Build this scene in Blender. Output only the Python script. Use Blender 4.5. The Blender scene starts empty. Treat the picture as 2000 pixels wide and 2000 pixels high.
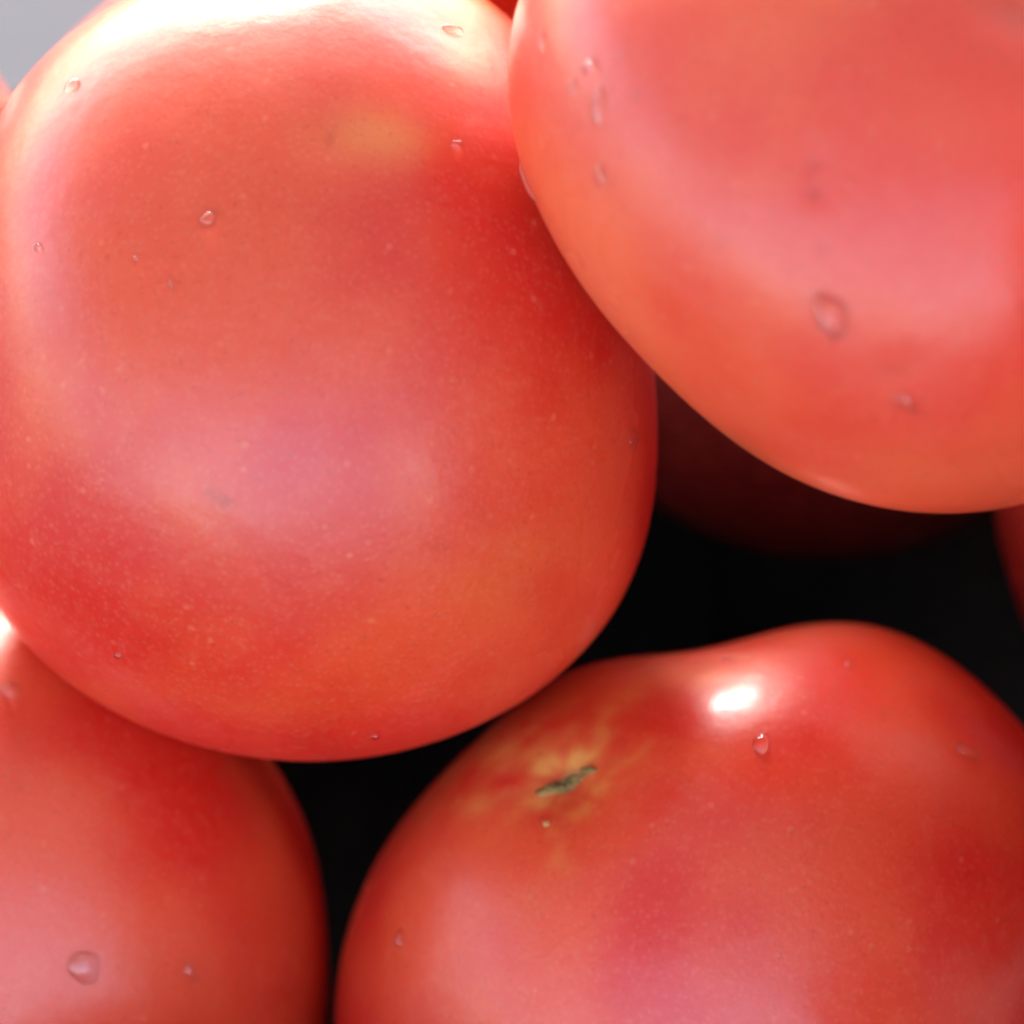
import bpy, bmesh, math, random
import numpy as np
from mathutils import Vector, Matrix
random.seed(7); np.random.seed(7)

# ------------------------------------------------------------------ camera
PITCH = math.radians(45)
D0 = 0.36                      # distance to the middle of the pile
WID = 0.105                    # width seen at that distance
FPX = D0/WID*2000.0            # focal length in photo pixels (2000 px photo)
Fw = np.array([0, math.cos(PITCH), -math.sin(PITCH)])
Up = np.array([0, math.sin(PITCH),  math.cos(PITCH)])
Rt = np.array([1.0, 0, 0])
LOOK = np.array([0.0, 0.0, 0.082])
CAM = LOOK - Fw*D0
cd = bpy.data.cameras.new("camera"); cam = bpy.data.objects.new("camera", cd)
bpy.context.scene.collection.objects.link(cam)
cam.location = CAM; cam.rotation_euler = (math.pi/2-PITCH, 0, 0)
cd.sensor_width = 36; cd.lens = 36*FPX/2000.0
cd.clip_start = 0.02; cd.clip_end = 200
cd.dof.use_dof = True; cd.dof.focus_distance = D0-0.022; cd.dof.aperture_fstop = 14.0
sc = bpy.context.scene; sc.camera = cam

# ------------------------------------------------------------------ sky, sun, exposure
SUN_EL, SUN_AZ = math.radians(27), math.radians(-9)   # ahead of the camera, a little left
w = bpy.data.worlds.new("World"); sc.world = w; w.use_nodes = True
nt = w.node_tree; bg = nt.nodes["Background"]
sky = nt.nodes.new("ShaderNodeTexSky"); sky.sky_type = 'NISHITA'; sky.sun_disc = False
sky.sun_elevation = SUN_EL; sky.sun_rotation = SUN_AZ
sky.air_density = 1.0; sky.dust_density = 1.6; sky.ozone_density = 0.8
nt.links.new(sky.outputs[0], bg.inputs[0]); bg.inputs[1].default_value = 0.15
sl = bpy.data.lights.new("sun", 'SUN'); sl.energy = 0.36; sl.angle = math.radians(12); sl.color = (1, 0.985, 0.975)
so = bpy.data.objects.new("sun", sl); sc.collection.objects.link(so)
sd = Vector((math.sin(SUN_AZ)*math.cos(SUN_EL), math.cos(SUN_AZ)*math.cos(SUN_EL), math.sin(SUN_EL)))
so.rotation_euler = sd.to_track_quat('Z', 'Y').to_euler(); so.location = (0, 1, 1)
sc.view_settings.view_transform = 'Standard'; sc.view_settings.look = 'None'
sc.view_settings.exposure = 2.76; sc.view_settings.gamma = 1.0
sc.render.engine = 'CYCLES'
sc.render.resolution_x = sc.render.resolution_y = 1024
sc.cycles.filter_width = 2.2

# ------------------------------------------------------------------ helpers
COL = sc.collection
def ray(px, py):
    d = Fw*FPX + Rt*(px-1000) - Up*(py-1000)
    return d/np.linalg.norm(d)
def at(px, py, depth):
    d = Fw + Rt*(px-1000)/FPX - Up*(py-1000)/FPX
    return CAM + d*depth
def project(P):
    v = P-CAM; z = v@Fw
    return np.stack([1000+FPX*(v@Rt)/z, 1000-FPX*(v@Up)/z], 1)

_ico = {}
def ico(level):
    if level not in _ico:
        bm = bmesh.new(); bmesh.ops.create_icosphere(bm, subdivisions=level, radius=1)
        bm.verts.ensure_lookup_table()
        V = np.array([v.co[:] for v in bm.verts]); V /= np.linalg.norm(V, axis=1)[:, None]
        F = np.array([[v.index for v in f.verts] for f in bm.faces]); bm.free()
        _ico[level] = (V, F)
    return _ico[level]
def mesh_from(name, V, F, mat, smooth=True):
    me = bpy.data.meshes.new(name)
    me.vertices.add(len(V)); me.vertices.foreach_set("co", np.asarray(V, dtype=np.float32).ravel())
    F = np.asarray(F); n = F.shape[1]
    me.loops.add(F.size); me.loops.foreach_set("vertex_index", F.astype(np.int32).ravel())
    me.polygons.add(len(F)); me.polygons.foreach_set("loop_start", np.arange(0, F.size, n, dtype=np.int32))
    me.update(calc_edges=True); me.validate()
    if smooth: me.polygons.foreach_set("use_smooth", [True]*len(me.polygons))
    me.materials.append(mat); me.update()
    return me
def obj(name, me, parent=None, loc=None):
    o = bpy.data.objects.new(name, me); COL.objects.link(o)
    if parent: o.parent = parent
    if loc is not None: o.location = loc
    return o
def tag(o, label, cat, group=None):
    o["label"] = label; o["category"] = cat
    if group: o["group"] = group
def vnormals(V, F):
    n = np.cross(V[F[:, 1]]-V[F[:, 0]], V[F[:, 2]]-V[F[:, 0]])
    N = np.zeros_like(V)
    for k in range(3): np.add.at(N, F[:, k], n)
    return N/np.linalg.norm(N, axis=1)[:, None]
# smooth value noise in 3D made of random sinusoids
class Waves:
    def __init__(s, seed, n=14, f0=1.0, f1=3.0):
        r = np.random.RandomState(seed)
        d = r.normal(size=(n, 3)); d /= np.linalg.norm(d, axis=1)[:, None]
        s.k = d*r.uniform(f0, f1, (n, 1)); s.p = r.uniform(0, 6.28, n); s.n = n
    def __call__(s, P): return np.sin(P@s.k.T+s.p).sum(1)/math.sqrt(s.n)

# ------------------------------------------------------------------ materials
def new_mat(name):
    m = bpy.data.materials.new(name); m.use_nodes = True
    return m, m.node_tree, m.node_tree.nodes["Principled BSDF"]
def N(nt, t, **kw):
    n = nt.nodes.new(t)
    for k, v in kw.items(): setattr(n, k, v)
    return n
def mix(nt, fac, a, b, blend='MIX'):
    m = N(nt, "ShaderNodeMix", data_type='RGBA', blend_type=blend)
    for s, v in ((0, fac), (6, a), (7, b)):
        if hasattr(v, "is_output"): nt.links.new(v, m.inputs[s])
        else: m.inputs[s].default_value = v if s == 0 else (*v, 1)
    return m.outputs[2]
def noise(nt, vec, scale, detail=2, rough=.5):
    n = N(nt, "ShaderNodeTexNoise"); n.inputs["Scale"].default_value = scale
    n.inputs["Detail"].default_value = detail; n.inputs["Roughness"].default_value = rough
    nt.links.new(vec, n.inputs["Vector"]); return n.outputs["Fac"]
def ramp(nt, v, a, b, x=0., y=1.):
    r = N(nt, "ShaderNodeMapRange"); r.interpolation_type = 'SMOOTHSTEP'
    r.inputs[1].default_value = a; r.inputs[2].default_value = b
    r.inputs[3].default_value = x; r.inputs[4].default_value = y
    nt.links.new(v, r.inputs[0]); return r.outputs[0]

def skin_material(name, red, orange, seed):
    m, nt, p = new_mat(name)
    tc = N(nt, "ShaderNodeTexCoord"); mp = N(nt, "ShaderNodeMapping")
    mp.inputs["Location"].default_value = (seed*1.7, seed*.9, -seed)
    nt.links.new(tc.outputs["Object"], mp.inputs["Vector"]); vec = mp.outputs[0]
    big = noise(nt, vec, 38, 2, .55)
    c = mix(nt, ramp(nt, big, .36, .62), red, orange)
    at_ = N(nt, "ShaderNodeAttribute", attribute_name="ripen")
    c = mix(nt, at_.outputs["Fac"], c, (0.74, 0.33, 0.07))
    bl = N(nt, "ShaderNodeAttribute", attribute_name="blemish")
    c = mix(nt, bl.outputs["Fac"], c, (0.40, 0.02, 0.008))
    # fine mottling under the skin and small pale lenticels
    mot = noise(nt, vec, 700, 3, .6)
    c = mix(nt, ramp(nt, mot, .45, .75, 0, .12), c, (0.74, 0.16, 0.09))
    vo = N(nt, "ShaderNodeTexVoronoi"); vo.inputs["Scale"].default_value = 520
    nt.links.new(vec, vo.inputs["Vector"])
    sel = N(nt, "ShaderNodeSeparateColor"); nt.links.new(vo.outputs["Color"], sel.inputs[0])
    dot = N(nt, "ShaderNodeMath", operation='MULTIPLY')
    nt.links.new(ramp(nt, vo.outputs["Distance"], .05, .28, 1, 0), dot.inputs[0])
    nt.links.new(ramp(nt, sel.outputs[0], .7, .95, 0, .28), dot.inputs[1])
    c = mix(nt, dot.outputs[0], c, (0.85, 0.25, 0.12))
    vo2 = N(nt, "ShaderNodeTexVoronoi"); vo2.inputs["Scale"].default_value = 1300; nt.links.new(vec, vo2.inputs["Vector"])
    c = mix(nt, ramp(nt, vo2.outputs["Distance"], .08, .5, .16, 0), c, (0.76, 0.18, 0.10))
    c = mix(nt, ramp(nt, noise(nt, vec, 1500, 2, .7), .55, .8, 0, .35), c, (0.38, 0.01, 0.006))
    nt.links.new(c, p.inputs["Base Color"])
    p.inputs["Subsurface Weight"].default_value = 0.45
    p.inputs["Subsurface Radius"].default_value = (1.0, .12, .06)
    p.inputs["Subsurface Scale"].default_value = 0.0016
    p.inputs["IOR"].default_value = 1.5
    # a waxy bloom makes some patches duller than others
    ro = noise(nt, vec, 60, 3, .55)
    nt.links.new(ramp(nt, ro, .35, .7, .34, .50), p.inputs["Roughness"])
    p.inputs["Coat Weight"].default_value = 0.4
    p.inputs["Coat IOR"].default_value = 1.4
    nt.links.new(ramp(nt, ro, .35, .7, .19, .29), p.inputs["Coat Roughness"])
    b = N(nt, "ShaderNodeBump"); b.inputs["Strength"].default_value = .2; b.inputs["Distance"].default_value = .0004
    nt.links.new(noise(nt, vec, 330, 3, .6), b.inputs["Height"])
    b2 = N(nt, "ShaderNodeBump"); b2.inputs["Strength"].default_value = .08; b2.inputs["Distance"].default_value = .0012
    nt.links.new(noise(nt, vec, 95, 2, .5), b2.inputs["Height"])
    nt.links.new(b2.outputs[0], b.inputs["Normal"])
    nt.links.new(b.outputs[0], p.inputs["Normal"]); nt.links.new(b.outputs[0], p.inputs["Coat Normal"])
    return m
RED = (0.62, 0.020, 0.010); ORA = (0.70, 0.066, 0.018)
def water_material():
    m, nt, p = new_mat("water")
    nt.nodes.remove(p)
    t = N(nt, "ShaderNodeBsdfTransparent"); rf = N(nt, "ShaderNodeBsdfRefraction"); gl = N(nt, "ShaderNodeBsdfAnisotropic")
    rf.inputs["IOR"].default_value = 1.33; rf.inputs["Roughness"].default_value = .03; gl.inputs["Roughness"].default_value = .06
    fr = N(nt, "ShaderNodeFresnel"); fr.inputs[0].default_value = 1.55
    a = N(nt, "ShaderNodeMixShader"); a.inputs[0].default_value = .6
    b = N(nt, "ShaderNodeMixShader")
    nt.links.new(t.outputs[0], a.inputs[1]); nt.links.new(rf.outputs[0], a.inputs[2])
    geo = N(nt, "ShaderNodeNewGeometry"); ff = N(nt, "ShaderNodeMath", operation='MULTIPLY_ADD')   # mirror gleam on the outer face only
    nt.links.new(geo.outputs["Backfacing"], ff.inputs[0]); ff.inputs[1].default_value = -1; ff.inputs[2].default_value = 1
    fm = N(nt, "ShaderNodeMath", operation='MULTIPLY'); nt.links.new(fr.outputs[0], fm.inputs[0]); nt.links.new(ff.outputs[0], fm.inputs[1])
    nt.links.new(fm.outputs[0], b.inputs[0]); nt.links.new(a.outputs[0], b.inputs[1]); nt.links.new(gl.outputs[0], b.inputs[2])
    nt.links.new(b.outputs[0], nt.nodes["Material Output"].inputs["Surface"])
    return m
WATER = water_material()
def plain(name, a, b, scale, rough, bump=0.0, spec=.5):
    m, nt, p = new_mat(name)
    tc = N(nt, "ShaderNodeTexCoord")
    n = noise(nt, tc.outputs["Object"], scale, 4, .6)
    nt.links.new(mix(nt, ramp(nt, n, .3, .7), a, b), p.inputs["Base Color"])
    p.inputs["Roughness"].default_value = rough; p.inputs["Specular IOR Level"].default_value = spec
    if bump:
        bu = N(nt, "ShaderNodeBump"); bu.inputs["Strength"].default_value = .5; bu.inputs["Distance"].default_value = bump
        nt.links.new(n, bu.inputs["Height"]); nt.links.new(bu.outputs[0], p.inputs["Normal"])
    return m
M_CORK = plain("dry_stem_scar", (0.12, 0.066, 0.010), (0.34, 0.20, 0.05), 1400, .8, .0004)
M_PALE = plain("pale_scar_tissue", (0.62, 0.33, 0.10), (0.55, 0.22, 0.06), 900, .5, .0002)
M_BROWN = plain("brown_skin_mark", (0.20, 0.03, 0.015), (0.32, 0.05, 0.02), 900, .6, .0001)
M_TRAY = plain("black_plastic", (0.006, 0.008, 0.0078), (0.012, 0.016, 0.0148), 260, .45, .0003, .1)
M_TABLE = plain("pale_grey_board", (0.20, 0.205, 0.225), (0.22, 0.225, 0.245), 14, .9, .0003, .05)

# ------------------------------------------------------------------ setting
def box(bm, x0, x1, y0, y1, z0, z1):
    vs = [bm.verts.new(c) for c in ((x0,y0,z0),(x1,y0,z0),(x1,y1,z0),(x0,y1,z0),(x0,y0,z1),(x1,y0,z1),(x1,y1,z1),(x0,y1,z1))]
    for f in ((0,3,2,1),(4,5,6,7),(0,1,5,4),(1,2,6,5),(2,3,7,6),(3,0,4,7)): bm.faces.new([vs[i] for i in f])
def bm_obj(name, bm, mat, parent=None, bevel=0.0):
    if bevel: bmesh.ops.bevel(bm, geom=bm.edges[:], offset=bevel, segments=2, affect='EDGES')
    bmesh.ops.recalc_face_normals(bm, faces=bm.faces)
    me = bpy.data.meshes.new(name); bm.to_mesh(me); bm.free(); me.materials.append(mat)
    return obj(name, me, parent)
bm = bmesh.new(); box(bm, -1.2, 1.2, -.8, 1.4, -.042, -.012)
g = bm_obj("table_top", bm, M_TABLE); g["kind"] = "structure"

# unseen stall awning inferred from the sheens, sized to shape the light: the fruit mirror its underside, daylight comes in from the open sides
M_CLOTH = plain("awning_cloth", (0.46, 0.42, 0.40), (0.54, 0.50, 0.47), 6, .9, .002, .1)
nt_ = M_CLOTH.node_tree; p_ = nt_.nodes["Principled BSDF"]      # thin cloth: some daylight soaks through
tr_ = N(nt_, "ShaderNodeBsdfTranslucent"); tr_.inputs[0].default_value = (.80, .76, .73, 1)
mx_ = N(nt_, "ShaderNodeMixShader"); mx_.inputs[0].default_value = .20
nt_.links.new(p_.outputs[0], mx_.inputs[1]); nt_.links.new(tr_.outputs[0], mx_.inputs[2])
nt_.links.new(mx_.outputs[0], nt_.nodes["Material Output"].inputs["Surface"])
M_POLE = plain("awning_pole_metal", (0.25, 0.25, 0.26), (0.32, 0.32, 0.33), 20, .5, .0002)
awn = bpy.data.objects.new("stall_awning", None); COL.objects.link(awn); awn.location = (0, 0, 0)
tag(awn, "unseen off-white cloth stall awning above the heap, sized to shape the light, mirrored softly in the tomatoes", "awning")
AX0, AX1, AY0, AY1, AZ = -2.1, 0.85, -1.12, 1.55, 1.05
def cloth(name, p00, p10, p11, p01, sag, parent):
    n = 24; V = []; F = []
    for j in range(n+1):
        for i in range(n+1):
            a, b_ = i/n, j/n; p = (Vector(p00)*(1-a)+Vector(p10)*a)*(1-b_)+(Vector(p01)*(1-a)+Vector(p11)*a)*b_
            V.append((p.x, p.y, p.z-sag*16*a*(1-a)*b_*(1-b_)+.004*math.sin(9*a+5*b_)))
    for j in range(n):
        for i in range(n): k = j*(n+1)+i; F.append((k, k+1, k+n+2, k+n+1))
    return obj(name, mesh_from(name, V, F, M_CLOTH), parent)
cloth("roof_cloth", (AX0, AY0, AZ), (AX1, AY0, AZ), (AX1, AY1, AZ), (AX0, AY1, AZ), .05, awn)
cloth("added_side_cloth", (AX1, AY0, .05), (AX1, AY1, .05), (AX1, AY1, AZ-.01), (AX1, AY0, AZ-.01), 0, awn)  # side sheet added out of view to darken the right sides of the fruit
for px_, py_ in ((AX0+.02, AY0+.02), (AX0+.02, AY1-.02), (AX1-.03, AY0+.02), (AX1-.03, AY1-.02)):
    bm = bmesh.new(); bmesh.ops.create_cone(bm, cap_ends=True, segments=16, radius1=.012, radius2=.012, depth=AZ+.010, matrix=Matrix.Translation((px_, py_, (AZ-.014)/2)))
    bm_obj("pole", bm, M_POLE, awn)

# black plastic tray with unseen walls raised to block light, and ribs moulded in its floor
TX0, TX1, TY0, TY1 = -.135, .135, -.12, .111
tray = bpy.data.objects.new("plastic_tray", None); COL.objects.link(tray); tray.location = (0, 0, 0.0)
tag(tray, "black plastic tray under the heap of tomatoes, seen in the dark gaps between them", "tray")
bm = bmesh.new(); box(bm, TX0, TX1, TY0, TY1, -.011, -.008); bm_obj("tray_floor", bm, M_TRAY, tray, .0008)
for (a, b_, c, d) in ((TX0-.003, TX1+.003, TY0-.003, TY0), (TX0-.003, TX1+.003, TY1, TY1+.003), (TX0-.003, TX0, TY0, TY1), (TX1, TX1+.003, TY0, TY1)):
    bm = bmesh.new(); box(bm, a, b_, c, d, -.011, 0.047); bm_obj("tray_wall", bm, M_TRAY, tray, .0008)
for k in range(6):
    x = TX0+.03+k*.045
    bm = bmesh.new(); box(bm, x-.0012, x+.0012, TY0+.01, TY1-.01, -.0078, -.0055); bm_obj("tray_rib", bm, M_TRAY, tray, .0006)

# ------------------------------------------------------------------ tomatoes
TOM = {}
def fourier(center, depth, pts, K, lam):
    C = at(*center, depth); n = (C-CAM)/np.linalg.norm(C-CAM)
    r = Rt-n*(Rt@n); r /= np.linalg.norm(r); u = np.cross(r, n)
    th, rr = [], []
    for px, py in pts:
        d = ray(px, py); P = CAM+d*((C-CAM)@n/(d@n))-C
        th.append(math.atan2(P@u, P@r)); rr.append(math.hypot(P@u, P@r))
    th = np.array(th); rr = np.array(rr)
    A = [np.ones_like(th)]
    for k in range(1, K+1): A += [np.cos(k*th), np.sin(k*th)]
    A = np.stack(A, 1)
    reg = np.diag([0]+[lam*k**4 for k in range(1, K+1) for _ in (0, 1)])
    return C, n, r, u, np.linalg.solve(A.T@A+reg, A.T@rr)
def ellipse(cx, cy, rx, ry, n=24): return [(cx+rx*math.cos(a), cy+ry*math.sin(a)) for a in np.linspace(0, 2*math.pi, n, endpoint=False)]

def tomato(key, label, center, depth, pts, rd, level, seed, red=RED, ora=ORA, K=7, lam=2e-3, lobes=.012, shape=None, ripen=None, marks=()):
    V0, F = ico(level)
    C, n, r, u, co = fourier(center, depth, pts, K, lam)
    x, y, z = V0[:, 0], V0[:, 1], V0[:, 2]          # z towards the camera
    t = np.hypot(x, y); th = np.arctan2(y, x)
    R = np.full_like(t, co[0]*.994)
    for k in range(1, K+1): R += (co[2*k-1]*np.cos(k*th)+co[2*k]*np.sin(k*th))*t**k
    P = (r[None]*(R*x)[:, None]+u[None]*(R*y)[:, None]-n[None]*(rd*z)[:, None])
    # soft unevenness of the fruit, fading out at the outline
    wv = Waves(seed, 12, 1.2, 3.4)
    front = np.clip(np.abs(z)*1.6, 0, 1)
    P *= (1+lobes*wv(V0)*front)[:, None]
    if shape: P = shape(P, C, (r, u, n))
    rip = np.zeros(len(P)); ble = np.zeros(len(P)); pr = project(P+C); nf = (P@n) < .01
    for (bx, by, sx, sy, rot, st) in marks:
        dx, dy = pr[:, 0]-bx, pr[:, 1]-by; c_, s_ = math.cos(math.radians(rot)), math.sin(math.radians(rot))
        ble += st*np.exp(-(((dx*c_+dy*s_)/sx)**2+((dy*c_-dx*s_)/sy)**2)**1.5)*nf
    if ripen: rip = ripen(P+C, P)
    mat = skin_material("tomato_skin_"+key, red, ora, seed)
    root = bpy.data.objects.new("tomato", None); COL.objects.link(root); root.location = C
    tag(root, label, "tomato", "ripe tomatoes heaped in the tray")
    me = mesh_from("skin", P, F, mat)
    a = me.attributes.new("ripen", 'FLOAT', 'POINT'); a.data.foreach_set("value", rip.astype(np.float32))
    a = me.attributes.new("blemish", 'FLOAT', 'POINT'); a.data.foreach_set("value", np.clip(ble, 0, 1).astype(np.float32))
    obj("skin", me, root)
    W = P+C
    TOM[key] = dict(root=root, W=W, N=vnormals(W, F), C=C, px=project(W))
    return TOM[key]
def hit(key, px, py):
    T = TOM[key]; face = (T["N"]*(CAM-T["W"])).sum(1) > 0
    d = ((T["px"]-np.array([px, py]))**2).sum(1)+np.where(face, 0, 1e9)
    # barycentric-free: average of the few nearest
    i = np.argsort(d)[:4]; wt = 1/(d[i]+1); wt /= wt.sum()
    n = (T["N"][i]*wt[:, None]).sum(0)
    return (T["W"][i]*wt[:, None]).sum(0), n/np.linalg.norm(n)
def px2m(depth): return depth/FPX
DA = D0

def dent(P, C, px, py, radius, depth, power=2):
    W = P+C; pr = project(W); nd = (W-CAM)@Fw < (C-CAM)@Fw+.012
    d2 = ((pr-np.array([px, py]))**2).sum(1)+np.where(nd, 0, 1e9)
    c = W[np.argmin(d2)]
    q = np.linalg.norm(W-c, axis=1)/radius
    return P-(P/np.linalg.norm(P, axis=1)[:, None])*(depth*np.exp(-q**power))[:, None], c

def shape_A(P, C, f):
    P, _ = dent(P, C, 655, 268, .0035, .0002)
    P, _ = dent(P, C, 905, 20, .010, .0015)
    return P
def ripen_A(W, P):
    pr = project(W); out = np.zeros(len(W)); wv = Waves(31, 20, 300, 1100)
    for (cx, cy, sx, sy, s) in ((735, 268, 105, 55, .48), (915, 70, 60, 110, .45), (1010, 1120, 170, 120, .12)):
        P0 = at(cx, cy, DA-.03)
        q = ((pr[:, 0]-cx)/sx)**2+((pr[:, 1]-cy)/sy)**2
        out += s*np.exp(-q)*np.clip(.85+.3*wv(W), 0, 1.2)
    return np.clip(out*((W-CAM)@Fw < DA+.01), 0, .9)
A_pts = [(0,228),(52,145),(103,83),(170,41),(248,0),(400,-70),(600,-110),(800,-85),(960,0),(1100,150),(1200,350),(1265,600),
 (1284,860),(1268,1035),(1221,1159),(1139,1283),(1014,1366),(911,1428),(800,1465),(662,1485),(500,1478),(362,1449),(207,1387),(103,1304),(0,1200),(-60,1080),(-100,800),(-90,500),(-50,320)]
tomato("A", "large tomato at left with a wide white glare along its top edge", (600,720), DA, A_pts, .0345, 7, 3, marks=[(412,962,16,10,20,.5),(438,980,20,12,25,.75),(645,270,7,22,25,.35),(860,1070,26,12,10,.2),(985,20,16,14,0,.5),(575,1310,9,6,0,.5)], shape=shape_A, ripen=ripen_A)

def shape_B(P, C, f):
    for (a, b_, r_, d_) in ((1590,325,.0016,.00018),(1595,378,.0012,.00015),(1745,725,.002,.00015)):
        P, _ = dent(P, C, a, b_, r_, d_)
    P, _ = dent(P, C, 2000, -60, .0062, .0028)      # dent added to tilt the skin so it catches a glint, top right
    return P
B_pts = [(1000,20),(1000,150),(1007,300),(1045,400),(1097,497),(1190,626),(1273,725),(1387,828),(1501,911),(1625,968),(1760,1002),(1863,1004),(2000,988),(2200,900),(2400,700),(2500,400),(2480,50),(2300,-250),(1900,-400),(1500,-350),(1150,-200),(1040,-80)]
tomato("B", "topmost tomato, at upper right, with one big teardrop of water on its side", (1730,380), DA-.034, B_pts, .028, 7, 11,
       red=(0.70,0.056,0.026), ora=(0.76,0.105,0.036), marks=[(1590,322,15,16,0,.3),(1592,378,17,14,0,.4),(1580,350,12,10,0,.2),(1600,485,13,15,0,.25),(1745,722,34,12,-12,.25),(1410,470,16,14,0,.2),(1775,800,40,8,20,.25)], shape=shape_B)  # lighter skin: the fuller light on this topmost fruit is put into its colour

C_pts = [(654,2000),(662,1894),(693,1780),(745,1666),(818,1563),(900,1480),(983,1397),(1076,1335),(1149,1294),(1242,1283),(1356,1273),(1449,1247),(1532,1227),(1656,1219),(1760,1232),(1863,1294),(1935,1356),(2000,1418),(2120,1600),(2180,1850),(2150,2150),(1950,2500),(1500,2700),(1050,2600),(750,2350)]
SC = (1105, 1530)
def shape_C(P, C, f):
    P, c = dent(P, C, SC[0], SC[1], .011, .0030)
    P, _ = dent(P, C, SC[0], SC[1], .0035, .0012)
    # shallow furrow from the scar towards the dip in the outline
    for k, (a, b_) in enumerate(((1180,1440),(1230,1380))): P, _ = dent(P, C, a, b_, .009, .0004)
    return P
def ripen_C(W, P):
    pr = project(W); ok = (W-CAM)@Fw < DA+.02
    dx = pr[:, 0]-SC[0]; dy = (pr[:, 1]-SC[1])*1.15
    rad = np.hypot(dx, dy); an = np.arctan2(dy, dx)
    out = np.zeros(len(W))
    for a0, wd, ln, s in ((-1.0,.13,250,.6),(-1.45,.2,170,.45),(-.35,.07,240,.3),(-.05,.05,150,.25),(1.75,.14,200,.65),(2.5,.14,150,.35),(2.95,.12,300,.35),(-2.6,.2,180,.35),(1.25,.07,110,.25),(-1.95,.3,150,.4)):
        a0 = a0
        da = np.angle(np.exp(1j*(an-a0-.12*np.sin(rad/40))))
        out += .8*s*np.exp(-(da/wd)**2)*np.exp(-(rad/ln)**2)*np.clip(rad/30, 0, 1)
    out += .55*np.exp(-((rad-60)/24)**2)*np.clip(.55+.5*np.sin(an*5+1)+.3*np.sin(an*9), 0, 1)
    out += .35*np.exp(-(((pr[:, 0]-1010)/190)**2+((pr[:, 1]-1480)/110)**2))
    wv = Waves(77, 24, 500, 2600)
    return np.clip(out*np.clip(.7+.4*wv(W), 0, 1.3)*ok, 0, .95)
tomato("C", "tomato at lower right with a green-brown stem scar and glossy bumpy shoulder", (1390,1760), DA+.022, C_pts, .040, 7, 5,
       K=9, lam=4e-4, shape=shape_C, ripen=ripen_C)

D_pts = [(530,1500),(590,1580),(620,1700),(635,1850),(640,2000),(600,2250),(400,2500),(0,2600),(-400,2450),(-600,2100),(-600,1700),(-450,1350),(-200,1170),(0,1130),(200,1200),(400,1350)]
tomato("D", "tomato at lower left tucked under the large one with the white glare", (0,1660), DA+.030, D_pts, .037, 6, 8, red=(0.62,0.017,0.008))
tomato("E", "tomato at far left, only a sliver showing behind the large glaring one", (-600,560), DA+.056, ellipse(-600,560,722,722), .030, 6, 13)
tomato("F", "deeply shaded tomato under the upper right one, at the back of the dark gap", (1620,500), DA+.075, ellipse(1620,500,597,597), .030, 6, 17, red=(0.11,0.004,0.003), ora=(0.14,0.006,0.003))  # nearly black skin: the deep shade of the gap is put into its colour
tomato("G", "tomato at far right below the upper right one, dark red edge beside the black gap", (2500,850), DA+.040, ellipse(2500,850,570,760), .036, 6, 19, red=(0.34,0.011,0.006), ora=(0.40,0.02,0.008))  # skin darkened too, standing in for the shade under its neighbour
tomato("H", "small tomato at the back, glimpsed in the notch between the two upper ones", (960,-340), DA+.060, ellipse(960,-340,400,400), .022, 6, 23)

for k, (x, y, dp) in enumerate(((3100,850,-.085),(3100,1750,-.08),(2950,2750,-.075),(2950,1480,-.030),(3300,550,-.045),(1850,3350,-.035),(600,500,.080),(520,2950,-.018),(1750,3300,.0),(2850,2000,.03),(-1300,1750,.03),(2000,-430,.047),(2750,-350,.045),(-700,3050,.03),(3350,900,.02))):  # unseen tomatoes added to block light from the gaps and shaded sides
    T_ = tomato("outer%d" % k, "ripe tomato added out of view in or beside the heap to block light", (x,y), DA+dp, ellipse(x,y,640,620), .034, 5, 40+k)
    T_["root"]["group"] = "unseen tomatoes added around the heap to block light"

# ------------------------------------------------------------------ scars and marks (parts of their tomatoes)
def basis(n, spin=0.0):
    a = np.cross(n, Up); a /= np.linalg.norm(a); b = np.cross(n, a)
    b = -b if b@Up < 0 else b; a = np.cross(b, n)
    c, s = math.cos(spin), math.sin(spin)
    return a*c+b*s, b*c-a*s
def patch(key, name, px, py, outline, mat, height=.0004, seed=0, spin=0.0, rings=7):
    """a thin crusty piece grown on the skin: outline in metres, follows the surface"""
    P, n = hit(key, px, py); a, b = basis(n, spin); T = TOM[key]
    near = np.argsort(((T["W"]-P)**2).sum(1))[:6000]; W = T["W"][near]; NN = T["N"][near]
    rr = np.random.RandomState(seed); V = []; F = []; m = len(outline)
    for k in range(rings+1):
        q = k/rings
        for (ox, oy) in outline:
            j = P+a*ox*q+b*oy*q
            i = np.argmin(((W-j)**2).sum(1))
            h = (W[i]-j)@NN[i]
            V.append(j+NN[i]*(h+height*(.35+.65*math.sin(math.pi*min(1, q*1.05))**2)*(1-q**6)*(.4+1.1*rr.rand())-.00012*q))
    for k in range(rings):
        for i in range(m):
            j = (i+1) % m
            F.append((k*m+i, (k+1)*m+i, (k+1)*m+j, k*m+j))
    C = T["C"]
    return obj(name, mesh_from(name, np.array(V)-C, F, mat), T["root"])
U_ = px2m(DA-.03)   # metres per photo pixel near the surfaces
def blob(rx, ry, seed, n=40, amp=.25, bend=0):
    r = np.random.RandomState(seed); ph = r.uniform(0, 6.28, 5); o = []
    for i in range(n):
        t = 2*math.pi*i/n; k = 1+amp*sum(math.sin((j+2)*t+ph[j])/(j+1.5) for j in range(5))
        x, y = rx*k*math.cos(t), ry*k*math.sin(t); o.append(((x)*U_, (y+bend*(x/rx)**2)*U_))
    return o
patch("C", "scar_rim", 1106, 1532, blob(72, 34, 12, amp=.32), M_PALE, .00012, 3, math.radians(30), 8)
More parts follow.
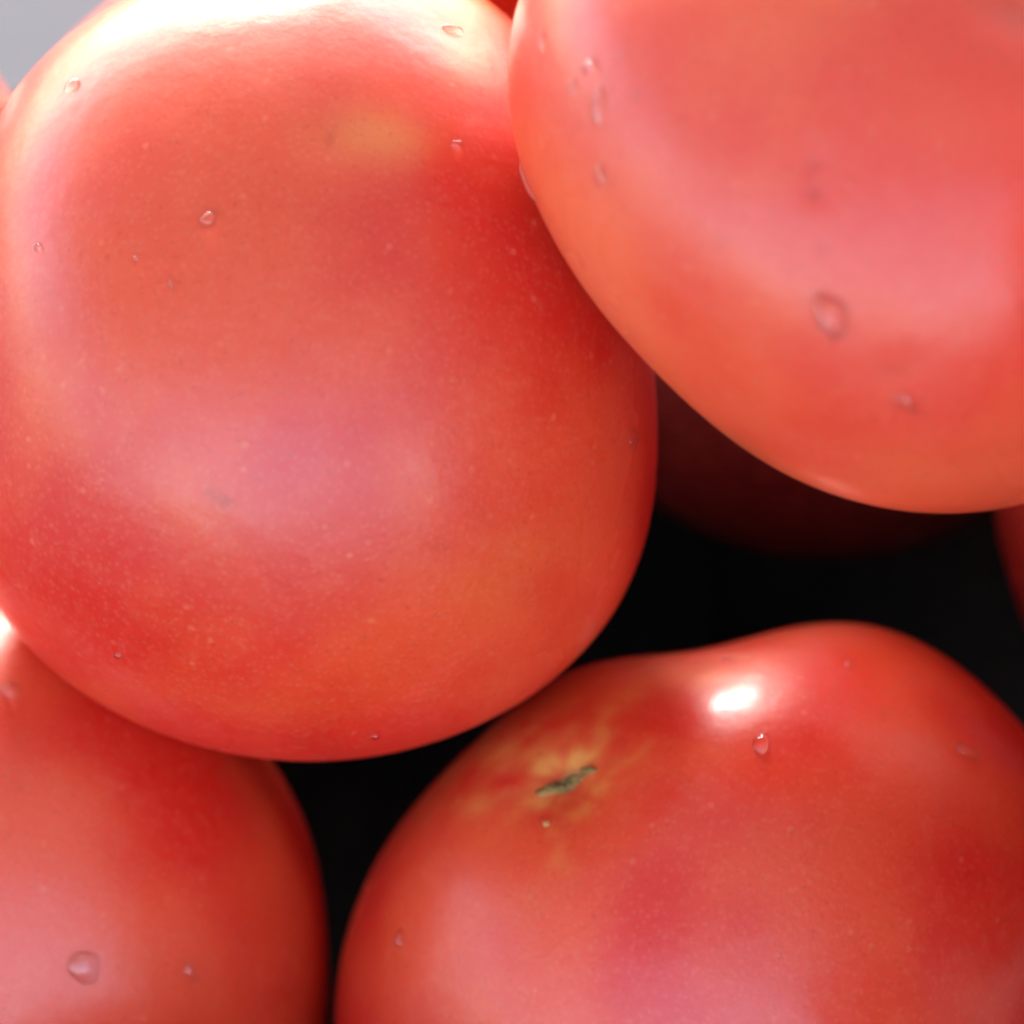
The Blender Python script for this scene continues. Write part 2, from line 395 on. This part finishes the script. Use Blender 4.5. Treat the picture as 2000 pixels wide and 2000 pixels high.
patch("C", "stem_scar", 1102, 1534, blob(54, 21, 2, amp=.36), M_CORK, .0006, 1, math.radians(32), 10)
patch("C", "stem_scar", 1152, 1506, blob(20, 9, 5, amp=.35), M_CORK, .0006, 2, math.radians(5))
patch("C", "scar_rim", 1068, 1610, blob(9, 8, 7), M_PALE, .0003, 4)

# ------------------------------------------------------------------ water drops
DG = "beads of water on the tomato skins"
def drop(key, px, py, rx, ry, spin, label, h=.5, tail=0.0):
    P, n = hit(key, px, py); a, b = basis(n, math.radians(spin))
    V0, F = ico(4); x, y, z = V0[:, 0].copy(), V0[:, 1].copy(), V0[:, 2].copy()
    rx, ry = rx*U_, ry*U_; H = h*min(rx, ry)*2.1
    tp = 1-tail*np.clip(y, 0, 1)**1.3
    wob = 1+.06*np.sin(3*np.arctan2(y, x)+px)
    T = TOM[key]; near = np.argsort(((T["W"]-P)**2).sum(1))[:2500]; W = T["W"][near]; NN = T["N"][near]
    X, Y = x*tp*rx*wob, y*ry*wob
    V = []
    for i in range(len(V0)):
        j = P+a*X[i]+b*Y[i]; k = np.argmin(((W-j)**2).sum(1)); s = (W[k]-j)@NN[k]
        V.append(j+n*s+n*(H*z[i] if z[i] > 0 else .12*H*z[i]))
    V = np.array(V)
    o = obj("water_drop", mesh_from("water_drop", V-P, F, WATER), None, P)
    tag(o, label, "water drop", DG)
drop("B", 1622, 612, 30, 46, 25, "large teardrop-shaped water drop on the side of the upper right tomato", .75, .6)
drop("B", 1152, 131, 17, 14, 30, "bright round water drop near the left edge of the upper right tomato")
drop("B", 1168, 205, 15, 38, -4, "tall narrow water drop just under the bright round one on the upper right tomato", .4, .3)
drop("B", 1215, 112, 9, 9, 0, "tiny water bead right of the bright round drop on the upper right tomato")
drop("B", 1118, 170, 8, 16, 0, "small water bead lower left of the bright round drop on the upper right tomato")
drop("B", 1028, 358, 9, 44, 22, "long thin water drop hanging on the left edge of the upper right tomato", .5, .2)
drop("B", 1172, 345, 16, 22, 0, "faint shallow water drop below the tall narrow one, upper right tomato", .22)
drop("B", 1770, 785, 26, 14, -35, "flat slanted water drop low on the upper right tomato", .25)
drop("A", 892, 283, 14, 10, 0, "small bright water drop right of the yellowish patch on the large left tomato")
drop("A", 408, 432, 19, 16, 40, "glinting water drop at upper left on the large left tomato")
drop("A", 268, 505, 8, 8, 0, "tiny water bead lower left of the glinting drop on the large left tomato")
drop("A", 143, 168, 20, 16, 30, "water drop within the pale sheen near the top left edge of the large left tomato", .3)
drop("A", 885, 58, 26, 14, -8, "cream coloured water drop by the yellow shoulder at the top of the large left tomato", .35)
drop("A", 733, 1436, 10, 9, 0, "tiny bright water bead at the bottom edge of the large left tomato")
drop("A", 1237, 860, 20, 24, 0, "faint water drop on the dark right side of the large left tomato", .2)
drop("C", 1421, 1292, 11, 10, 0, "small sparkling water bead above the round highlight on the scarred tomato")
drop("C", 1487, 1452, 18, 26, -20, "water drop just below the round highlight on the scarred tomato", .35, .3)
drop("C", 1890, 1470, 32, 16, -30, "flat slanted water drop near the right side of the scarred tomato", .3, .2)
drop("C", 782, 1834, 12, 20, 0, "small upright water drop low on the left side of the scarred tomato")
drop("C", 1062, 1605, 8, 8, 0, "tiny water bead just under the stem scar")
drop("B", 1060, 78, 9, 22, 5, "slim water drop nearest the notch, top left of the upper right tomato", .5, .2)
drop("B", 1245, 190, 8, 8, 0, "tiny lone water bead to the right of the tall narrow drop, upper right tomato", .7)
drop("A", 74, 486, 8, 10, 0, "tiny water bead near the left picture edge on the large left tomato", .6)
drop("A", 335, 555, 7, 11, 10, "tiny upright water bead in the upper middle of the large left tomato", .6)
drop("A", 232, 1278, 10, 8, 0, "small water bead near the lower left outline of the large left tomato", .6)
drop("C", 1650, 1300, 7, 7, 0, "tiny water bead on the raised shoulder right of the round highlight", .6)
drop("D", 165, 1890, 40, 34, -60, "broad flat water drop on the lower left tomato", .22, .4)
drop("D", 370, 1900, 14, 30, 15, "narrow water drop right of the broad one on the lower left tomato", .35, .3)
drop("D", 20, 1352, 22, 20, 0, "bright water drop at the left picture edge on the lower left tomato")
